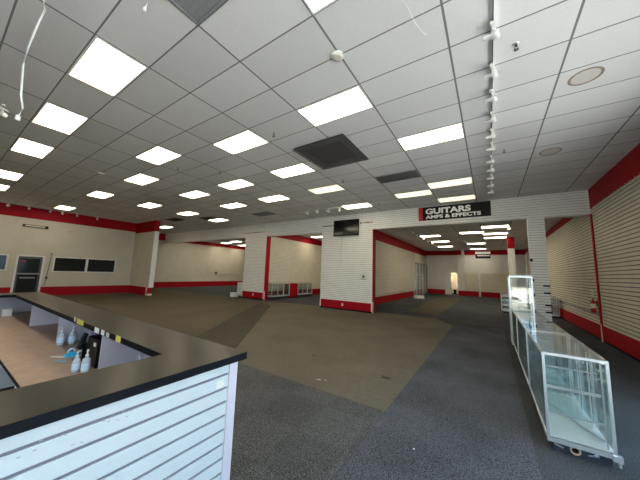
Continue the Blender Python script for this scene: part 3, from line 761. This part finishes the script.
# door wall fittings
t = thing('emergency_light', 'long dark framed fixture high on the door wall above the glass door', 'wall light', (XL, 2.88, 3.56))
MB().box(0.001, 0.06, -0.44, 0.44, -0.06, 0.06, BLACK).build('housing', t)
MB().box(0.06, 0.068, -0.36, 0.34, -0.025, 0.03, CREAMP).build('lens', t)
MB().box(0.02, 0.09, 0.36, 0.46, -0.07, 0.07, BLACK).build('end_cap', t)
t = thing('conduit_pipe', 'thin grey conduit pipe on the door wall right of the glass door', 'pipe', (XL + 0.02, 3.58, 0.5))
MB().tube([(0, 0.06, 1.72), (0, 0.04, 1.2), (0, 0.0, 0.45), (0, -0.05, 0.0)], 0.022, GREYT, 10).build('pipe', t)
MB().box(-0.018, 0.04, -0.05, 0.04, 0.36, 0.50, DGREY).build('junction_box', t)
MB().box(-0.018, 0.03, 0.0, 0.11, 1.66, 1.74, GREYT).build('clamp', t)
for x_, y_, z_, lb in [(XL, 4.2, 3.48, 'small grey scrap of tape on the door wall above the long window'), (XL, 5.85, 3.72, 'white tape scrap on the door wall below the red band')]:
    tag(MB().box(XL + 0.0005, XL + 0.006, y_ - 0.07, y_ + 0.07, z_ - 0.02, z_ + 0.02, GREYT if 'grey' in lb else WPL).build('tape_scrap'), lb, 'tape')
# far left room rail
t = thing('wall_rail', 'thin grey rail with a dark end bracket on the wall of the far left room', 'rail', (XLB, 16.2, 1.2))
MB().tube([(0.04, 0.0, 0), (0.04, 5.0, 0.02)], 0.02, CREAMP, 8).build('rail', t)
MB().box(0.0, 0.08, -0.08, 0.08, -0.05, 0.22, DGREY).build('bracket', t)

# ------------------------------------------------------------------ glass display cases
def low_case(label, loc, L, W=0.49, H=0.95, rz=0, group='low glass cases in the row', n_shelf=2, doors=3, z0=0.12):
    """L along y (local), W along x; kick, white deck, aluminium frame, glass, shelves and rear doors"""
    t = thing('display_case', label, 'display case', loc, group, rz)
    MB().box(0.05, W - 0.03, 0.05, L - 0.04, 0.0, z0 - 0.03, KICK).build('kick_base', t)
    MB().box(0.004, W - 0.004, 0.004, L - 0.004, z0 - 0.03, z0 + 0.012, CASEW).build('deck', t)
    fr = MB(); e = 0.022
    for x in (0, W - e):
        for y in (0, L - e): fr.box(x, x + e, y, y + e, z0 - 0.03, H, ALU)
    for z in (z0 - 0.03, H - e):
        for y in (0, L - e): fr.box(e, W - e, y, y + e, z, z + e + (0.02 if z < 0.5 else 0), ALU)
        for x in (0, W - e): fr.box(x, x + e, e, L - e, z, z + e * (1.6 if z < 0.5 else 0.8), ALU)
    fr.build('frame', t)
    g = 0.005
    MB().box(e, W - e, 0.008, 0.008 + g, z0 + 0.03, H - e, GLASS).build('end_pane', t)
    MB().box(e, W - e, L - 0.013, L - 0.008, z0 + 0.03, H - e, GLASS).build('end_pane', t)
    MB().box(0.006, 0.006 + g, e, L - e, z0 + 0.03, H - e, GLASS).build('front_pane', t)
    MB().box(0.004, W - 0.004, 0.004, L - 0.004, H, H + 0.006, GLASS).build('top_pane', t)
    step = (L - 2 * e) / doors
    for k in range(doors):
        y0 = e + k * step; y1 = y0 + step; xo = W - 0.016 - (0.009 if k % 2 else 0)
        d = MB().box(xo, xo + 0.004, y0 + 0.01, y1 - 0.01, z0 + 0.04, H - e, DGLASS).build('sliding_door', t)
        MB().box(xo - 0.004, xo + 0.008, y0, y0 + 0.022, z0 + 0.03, H - e, ALU).box(xo - 0.004, xo + 0.008, y1 - 0.022, y1, z0 + 0.03, H - e, ALU).build('door_stile', d)
    for k, z in enumerate((0.36, 0.60, 0.80)):
        inset = 0.04 + 0.03 * k
        s = MB().box(0.03, W - 0.06, inset, L - inset, z, z + 0.006, SHELFG).build('shelf', t)
        MB().box(0.03, W - 0.06, inset - 0.008, inset + 0.004, z - 0.012, z + (0.014 if k == 1 else 0.004), GREYT if k == 2 else ALU).build('shelf_rail', s)
    m = MB()
    for k in range(doors + 1):
        y = 0.06 + k * (L - 0.12) / doors; m.box(W - 0.052, W - 0.040, y - 0.008, y + 0.008, z0, H - e, ALU)
    m.build('shelf_standard', t)
    return t
X0c = 0.42
c1 = low_case('nearest low glass display case of the row, open end facing the camera', (X0c, 3.68, 0), 1.46)
# cable hole and printed marks in the kick base of the nearest case
kx = MB().lathe((0.21, 0.045, 0.05), [(0.026, 0.0), (0.026, -0.008), (0.042, -0.008), (0.042, 0.0)], WOODR, 24, axis='Y', caps=False)
kx.lathe((0.21, 0.047, 0.05), [(0.0, -0.001), (0.027, -0.001)], EDGE, 24, axis='Y', caps=False)
kx.build('cable_hole_ring', c1)
MB().obox((0.09, 0.047, 0.05), (0.95, 0, -0.3), (0, 1, 0), (0.3, 0, 0.95), 0.035, 0.003, 0.006, GREYT).build('printed_mark', c1)
MB().obox((0.34, 0.047, 0.045), (0.95, 0, 0.2), (0, 1, 0), (-0.2, 0, 0.95), 0.04, 0.003, 0.007, GREYT).obox((0.36, 0.047, 0.058), (0.8, 0, 0.5), (0, 1, 0), (-0.5, 0, 0.8), 0.016, 0.003, 0.012, LBL).build('printed_mark', c1)
MB().box(0.455, 0.52, -0.012, 0.03, 0.075, 0.125, ALU).tube([(0.50, 0.01, 0.08), (0.50, 0.01, 0.03)], 0.012, ALU, 8).build('corner_foot', c1)
MB().obox((0.30, 0.55, 0.150), (0.9, 0.4, 0), (-0.4, 0.9, 0), (0, 0, 1), 0.012, 0.40, 0.008, ALU).build('loose_strip', c1)
low_case('second low glass display case from the camera in the row', (X0c, 5.17, 0), 1.78)
low_case('third low glass display case from the camera, before the tall one', (X0c, 6.98, 0), 1.62)
def tall_case(label, loc, W, D, H, z0=0.35, round_base=False, group=None):
    t = thing('tall_display_case', label, 'display case', loc, group)
    if round_base: MB().lathe((W / 2, D / 2, 0), [(W * 0.62, 0.0), (W * 0.62, 0.10), (W * 0.5, 0.22)], WPL, 28).build('base', t); z0 = 0.22
    else: MB().box(0, W, 0, D, 0.0, z0, CASEW).build('base', t)
    fr = MB(); e = 0.03
    for x in (0, W - e):
        for y in (0, D - e): fr.box(x, x + e, y, y + e, z0, H, ALU)
    for z in (z0, H - e):
        for y in (0, D - e): fr.box(e, W - e, y, y + e, z, z + e, ALU)
        for x in (0, W - e): fr.box(x, x + e, e, D - e, z, z + e, ALU)
    fr.build('frame', t)
    MB().box(0.001, W - 0.001, 0.001, D - 0.001, H, H + 0.04, CASEW).build('top_board', t)
    MB().box(e, W - e, 0.008, 0.014, z0 + e, H - e, GLASS).build('front_pane', t)
    MB().box(e, W - e, D - 0.014, D - 0.008, z0 + e, H - e, GLASS).build('rear_pane', t)
    MB().box(0.008, 0.014, e, D - e, z0 + e, H - e, GLASS).build('side_pane', t)
    MB().box(W - 0.014, W - 0.008, e, D - e, z0 + e, H - e, GLASS).build('side_pane', t)
    for k in range(3):
        z = z0 + (H - z0) * (k + 1) / 4; MB().box(0.02, W - 0.02, 0.03, D - 0.03, z, z + 0.008, SHELFG).build('shelf', t)
tall_case('tall bright glass display case closing the far end of the low case row', (0.41, 8.64, 0), 0.50, 0.5, 1.78)
tall_case('tall slim glass case with round white base by the guitar room left wall', (-4.90, 20.6, 0), 0.62, 0.5, 1.78, round_base=True)
low_case('white-framed low case against the right wall beyond the narrow pier', (2.02, 16.0, 0), 1.3, W=0.55, group='far low cases')
low_case('small white-framed low case seen just left of the tall case', (0.42, 16.2, 0), 1.0, W=0.4, group='far low cases')
low_case('low glass case with white base right of the middle pier', (-11.32, 11.35, 0), 1.62, W=0.55, group='low cases in the middle room', z0=0.2)
low_case('low glass case with white base right of the red cabinet', (-11.32, 13.85, 0), 1.65, W=0.55, group='low cases in the middle room', z0=0.2)
t = thing('red_cabinet', 'plain red cabinet standing between two low glass cases in the middle room', 'cabinet', (-11.32, 13.02, 0))
MB().box(0, 0.53, 0, 0.78, 0.06, 0.93, RED).build('body', t, bevel=0.008)
MB().box(0.03, 0.50, 0.03, 0.75, 0.0, 0.06, EDGE).build('plinth', t)
MB().box(0.53, 0.545, 0.02, 0.76, 0.08, 0.91, RED).build('door', t)
t = thing('white_stand', 'pale upright cabinet box against the left edge of the middle pier', 'cabinet', (-13.85, 11.35, 0))
MB().box(0, 0.7, 0, 0.5, 0.05, 0.85, CASEW).build('body', t)
MB().box(0.03, 0.67, 0.03, 0.47, 0, 0.05, EDGE).build('plinth', t)
MB().box(-0.01, 0.71, -0.01, 0.51, 0.85, 0.88, WPL).build('top_board', t)
t = thing('cardboard_box', 'small white box on the carpet left of the middle pier', 'box', (-13.75, 10.75, 0))
MB().box(0, 0.38, 0, 0.3, 0.0, 0.22, WPL).build('carton', t, bevel=0.004)
MB().box(-0.005, 0.385, -0.005, 0.305, 0.22, 0.26, WPL).build('lid', t)

# stacked grey panels on the guitar room left wall and hanging vent box
t = thing('folding_panel_door', 'grey ribbed folding door panels on the far left wall of the guitar room', 'folding door', (-5.47, 23.6, 0))
for k in range(8):
    MB().box(0.0, 0.05 + 0.03 * (k % 2), k * 0.6, k * 0.6 + 0.5, 0.02, 2.75, GREYT if k % 2 else ALU).build('panel', t)
MB().box(-0.01, 0.09, -0.02, 4.75, 2.75, 2.85, GREYT).build('head_rail', t)
t = thing('wall_standard_panel', 'white vertical slotted strips on the back wall left of the lit doorway', 'wall panel', (-5.3, YB - 0.02, 0.46))
for k in range(4):
    MB().box(k * 0.3, k * 0.3 + 0.06, -0.03, -0.001, 0, 2.6, WPL).build('strip', t)
t = thing('air_unit', 'black and white air unit hanging by the back wall of the guitar room', 'air unit', (-0.42, 24.2, 3.26))
MB().box(-0.52, 0.50, -0.15, 0.2, 0.0, 0.32, BLACK).build('housing', t)
MB().box(-0.52, 0.50, -0.16, 0.2, 0.32, 0.52, WPL).build('cover', t)
MB().box(-0.38, 0.44, -0.165, -0.15, 0.16, 0.24, WPL).build('outlet_slot', t)
MB().tube([(-0.45, 0, 0.52), (-0.45, 0, 1.039)], 0.012, GREYT, 6).tube([(0.45, 0, 0.52), (0.45, 0, 1.039)], 0.012, GREYT, 6).build('hanger_rod', t)
t = thing('dark_bin', 'small dark bin inside the lit store room doorway', 'bin', (-3.02, YB + 1.0, 0))
MB().lathe((0, 0, 0), [(0.11, 0.0), (0.14, 0.45), (0.15, 0.46), (0.13, 0.46), (0.10, 0.02)], BLACK, 20).build('body', t)

# ------------------------------------------------------------------ the service counter
XO, XI = -1.60, -2.02      # outer and inner edge of the near leg
YO, YI = 1.45, 1.03        # outer and inner edge of the back leg
ZT = 1.07
CL = -8.25
t = thing('service_counter', 'large U-shaped service counter with black bar top and white slatted front', 'counter', (XO, YO, 0))
base = Vector((XO, YO, 0))
def loc_build(mb, name, bevel=0.0):
    o = mb.build(name, t, loc=tuple(base), bevel=bevel); o.location = (0, 0, 0); return o
# bar top : one outline with the inner cut
out = [(XO, -1.6), (XO, YO), (CL, YO), (CL, -1.6), (CL + 0.5, -1.6), (CL + 0.5, YI), (XI, YI), (XI, -1.6)]
m = MB(); n = len(out)
m.add([(x, y, ZT) for x, y in out] + [(x, y, ZT - 0.002) for x, y in out], [(0, 1, 6, 7), (1, 2, 5, 6), (2, 3, 4, 5)], LAM)
loc_build(m, 'bar_top')
m = MB()
for k in range(n):
    a, b_ = out[k], out[(k + 1) % n]
    m.add([(a[0], a[1], ZT - 0.001), (b_[0], b_[1], ZT - 0.001), (b_[0], b_[1], ZT - 0.05), (a[0], a[1], ZT - 0.05)], [(0, 1, 2, 3)], EDGE)
m.add([(x, y, ZT - 0.05) for x, y in out], [(0, 7, 6, 1), (1, 6, 5, 2), (2, 5, 4, 3)], EDGE)
loc_build(m, 'edge_band')
m = MB(); xf = XO - 0.045
m.box(xf - 0.02, xf - 0.0, -1.6, 1.36, 1.004, ZT - 0.05, GROOVE)
slat(m, 'X', xf + 0.0, 1, -1.6, 1.325, 0.02, 1.004, CSLAT, GROOVE, thick=0.025, slot=0.016, pitch=0.0950)
loc_build(m, 'slat_front')
loc_build(MB().box(xf - 0.03, xf + 0.012, 1.325, 1.395, 0.0, ZT - 0.05, LILAC), 'corner_post')
loc_build(MB().box(CL + 0.04, xf - 0.03, 1.365, 1.395, 0.0, ZT - 0.05, LILAC), 'back_panel')
loc_build(MB().box(CL + 0.05, CL + 0.08, -1.6, 1.365, 0.0, ZT - 0.05, LILAC), 'side_panel')
loc_build(MB().box(xf - 0.30, xf - 0.275, -1.6, 1.0, 0.0, ZT - 0.05, LILAC), 'inner_panel')
for x in (-6.2, -4.64, -3.17):
    loc_build(MB().box(x - 0.018, x, 1.03, 1.365, 0.69, ZT - 0.05, LILAC), 'divider')
# stickers and worn marks on the slat front
m = MB()
for (y, z) in [(0.62, 0.935), (0.66, 0.94), (0.70, 0.925), (0.60, 0.915), (0.64, 0.905), (0.36, 0.94), (0.40, 0.93), (0.30, 0.905), (0.345, 0.91), (0.44, 0.925), (0.58, 0.925), (0.615, 0.945), (0.68, 0.905), (0.47, 0.87), (0.50, 0.865)]:
    m.box(xf + 0.0002, xf + 0.0012, y, y + 0.012, z, z + 0.004, GREYT)
loc_build(m, 'scuff_mark')['kind'] = 'stuff'
loc_build(MB().box(xf + 0.0002, xf + 0.0012, 1.23, 1.29, 0.86, 0.91, CREAMP), 'old_sticker')
for x0, x1, mt_, z0, z1, nm in [(-4.07, -4.02, WPL, 1.04, 1.09, 'white_label'), (-3.97, -3.75, YEL, 1.03, 1.085, 'yellow_label'), (-3.40, -3.28, WPL, 1.02, 1.07, 'white_label'),
                            (-3.22, -3.14, WPL, 1.025, 1.07, 'white_label'), (-3.09, -3.02, CREAMP, 1.025, 1.065, 'white_label'), (-2.86, -2.76, YEL, 1.02, 1.075, 'yellow_label')]:
    loc_build(MB().box(x0, x1, YI - 0.003, YI - 0.0005, z0, z1, mt_), nm)
# desk worktop inside
ZD = 0.69
t2 = thing('desk', 'long brown laminate desk inside the service counter', 'desk', (-3.0, 0.55, 0))
def db(mb, name):
    o = mb.build(name, t2, loc=(-3.0, 0.55, 0)); o.location = (0, 0, 0)
db(MB().box(-4.68, XI - 0.1, 0.55, 1.36, ZD - 0.03, ZD - 0.001, DESK), 'worktop')
db(MB().box(-8.10, -4.684, 0.55, 1.36, ZD - 0.03, ZD - 0.001, DESK), 'worktop')
db(MB().box(-8.10, XI - 0.1, 0.545, 0.55, ZD - 0.03, ZD - 0.001, EDGE), 'edge_band')
for x in (-4.3, -5.6, -7.6): db(MB().box(x, x + 0.03, 0.72, 1.34, 0.0, ZD - 0.03, WPL), 'support_panel')
db(MB().box(-3.52, -3.46, 0.56, 0.62, 0.0, ZD - 0.03, WPL), 'leg')
t = thing('side_desk', 'brown desk section along the far left leg of the counter', 'desk', (-8.1, 0.5, 0))
MB().box(0, 1.3, -2.0, 0.045, ZD - 0.03, ZD - 0.001, DESK).build('worktop', t)
MB().box(0.0, 0.03, -2.0, 0.04, 0.0, ZD - 0.03, LILAC).build('support_panel', t)
MB().box(1.0, 1.03, -2.0, 0.0, 0.0, ZD - 0.03, LILAC).build('support_panel', t)

def pump(label, x, y, s=1.0, body=GELP, lblm=LBL, rz=0, group='sanitizer bottles'):
    t = thing('pump_bottle', label, 'pump bottle', (x, y, ZD), group, rz)
    MB().lathe((0, 0, 0), [(0.0, 0.0), (0.036 * s, 0.002), (0.038 * s, 0.01), (0.038 * s, 0.12 * s), (0.030 * s, 0.145 * s), (0.014 * s, 0.155 * s), (0.013 * s, 0.17 * s)], body, 20).build('bottle', t)
    MB().lathe((0, 0, 0), [(0.0388 * s, 0.03 * s), (0.0388 * s, 0.10 * s)], lblm, 20, caps=False).build('label_sleeve', t)
    q = MB().lathe((0, 0, 0), [(0.016 * s, 0.165 * s), (0.016 * s, 0.185 * s), (0.006 * s, 0.19 * s), (0.006 * s, 0.215 * s)], WPL, 14)
    q.obox((0.018 * s, 0, 0.22 * s), (1, 0, 0), (0, 1, 0), (0, 0, 1), 0.030 * s, 0.009 * s, 0.007 * s, WPL).build('pump_head', t)
pump('clear pump bottle by the middle divider, left of the pair', -4.555, 1.05, 0.95, rz=2)
pump('clear pump bottle by the middle divider, right of the pair', -4.52, 1.15, 0.95, rz=2.6)
pump('larger front pump bottle beside the black card reader, left one', -3.315, 0.90, 0.82, rz=2.4)
pump('larger front pump bottle beside the black card reader, right one', -3.235, 0.95, 0.88, rz=2.8)
pump('single pump bottle in the corner right of the right divider', -2.68, 1.17, 0.95, rz=2.0)
t = thing('spray_bottle', 'small purple bottle with cap behind the black card reader', 'bottle', (-4.16, 1.27, ZD))
MB().lathe((0, 0, 0), [(0.0, 0.0), (0.035, 0.004), (0.037, 0.02), (0.037, 0.15), (0.02, 0.19), (0.014, 0.2)], PURP, 18).build('bottle', t)
MB().lathe((0, 0, 0), [(0.017, 0.195), (0.017, 0.225), (0.0, 0.23)], CREAMP, 14).build('cap', t)
t = thing('card_reader', 'black payment terminal on a stand with looped cable on the desk', 'card reader', (-3.68, 1.02, ZD))
MB().box(-0.05, 0.07, -0.05, 0.08, 0.0, 0.015, BLACK).build('foot', t)
MB().box(0.0, 0.03, 0.01, 0.04, 0.015, 0.17, BLACK).build('stand', t)
MB().obox((0.015, 0.0, 0.20), (1, 0, 0), (0, 0.3, 0.95), (0, -0.95, 0.3), 0.04, 0.08, 0.012, BLACK).build('housing', t, bevel=0.004)
MB().obox((0.015, -0.010, 0.225), (1, 0, 0), (0, 0.3, 0.95), (0, -0.95, 0.3), 0.028, 0.03, 0.004, SCREEN).build('screen', t)
MB().tube([(0.10 + 0.05 * math.cos(a), 0.0, 0.12 + 0.09 * math.sin(a)) for a in [0.2 + 5.6 * k / 14 for k in range(15)]], 0.006, BLACK, 8).build('cable', t)
t = thing('black_monitor_box', 'black equipment box under the bar beside the right divider', 'equipment box', (-3.38, 1.06, ZD))
MB().box(-0.17, 0.11, -0.03, 0.15, 0.0, 0.27, BLACK).build('housing', t, bevel=0.005)
MB().box(0.02, 0.07, -0.036, -0.03, 0.20, 0.235, WPL).build('white_label', t)
t = thing('tape_dispenser', 'small blue tape dispenser on the brown desk', 'tape dispenser', (-3.90, 1.00, ZD))
MB().prism_x(-0.022, 0.022, [(-0.05, 0), (0.05, 0), (0.05, 0.03), (0.02, 0.05), (-0.02, 0.05), (-0.05, 0.025)], BLUEP).build('body', t)
MB().lathe((-0.012, 0.0, 0.055), [(0.022, 0.0), (0.034, 0.0), (0.034, 0.024), (0.022, 0.024)], LBL, 20, axis='X', caps=False).build('tape_roll', t)
m = MB().obox((0, 0, 0.006), (0.8, 0.6, 0), (-0.6, 0.8, 0), (0, 0, 1), 0.05, 0.015, 0.005, CREAMP).obox((0.06, 0.05, 0.006), (0.3, 0.95, 0), (-0.95, 0.3, 0), (0, 0, 1), 0.03, 0.012, 0.005, CREAMP)
o = m.build('paper_scrap'); o.location = (-3.98, 0.90, ZD); tag(o, 'crumpled cream paper scraps lying on the brown desk', 'paper')
o = MB().tube([(0, 0, 0.006), (0.05, 0.02, 0.008), (0.09, 0.06, 0.008), (0.12, 0.05, 0.008)], 0.005, BLUEP, 6).build('blue_pen'); o.location = (-3.80, 0.86, ZD); tag(o, 'blue cord-like pen by the tape dispenser on the desk', 'pen')
t = thing('power_strip', 'black power strip at the back of the far desk section', 'power strip', (-6.95, 1.25, ZD))
MB().box(-0.2, 0.2, -0.03, 0.03, 0.0, 0.04, BLACK).build('housing', t, bevel=0.005)
for k in range(4): MB().box(-0.15 + k * 0.08, -0.11 + k * 0.08, -0.02, 0.02, 0.04, 0.043, GREYT).build('socket', t)
MB().box(0.2, 0.32, -0.01, 0.01, 0.0, 0.02, BLACK).build('cord', t)
o = MB().box(-0.09, 0.09, -0.06, 0.06, 0.0, 0.12, WPL).build('white_box', bevel=0.004); o.location = (-7.68, 0.95, ZD); tag(o, 'small white box at the left picture edge on the desk', 'box')
# white scraps on the carpet
for x, y, r_, lb in [(-0.70, 2.87, 0.010, 'white paper fleck on the dark aisle carpet'), (0.10, 2.95, 0.008, 'tiny pale fleck on the dark carpet near the bottom edge')]:
    tag(MB().lathe((x, y, 0.001), [(r_, 0.0), (r_ * 0.7, 0.004)], WPL, 9).build('paper_fleck'), lb, 'paper')
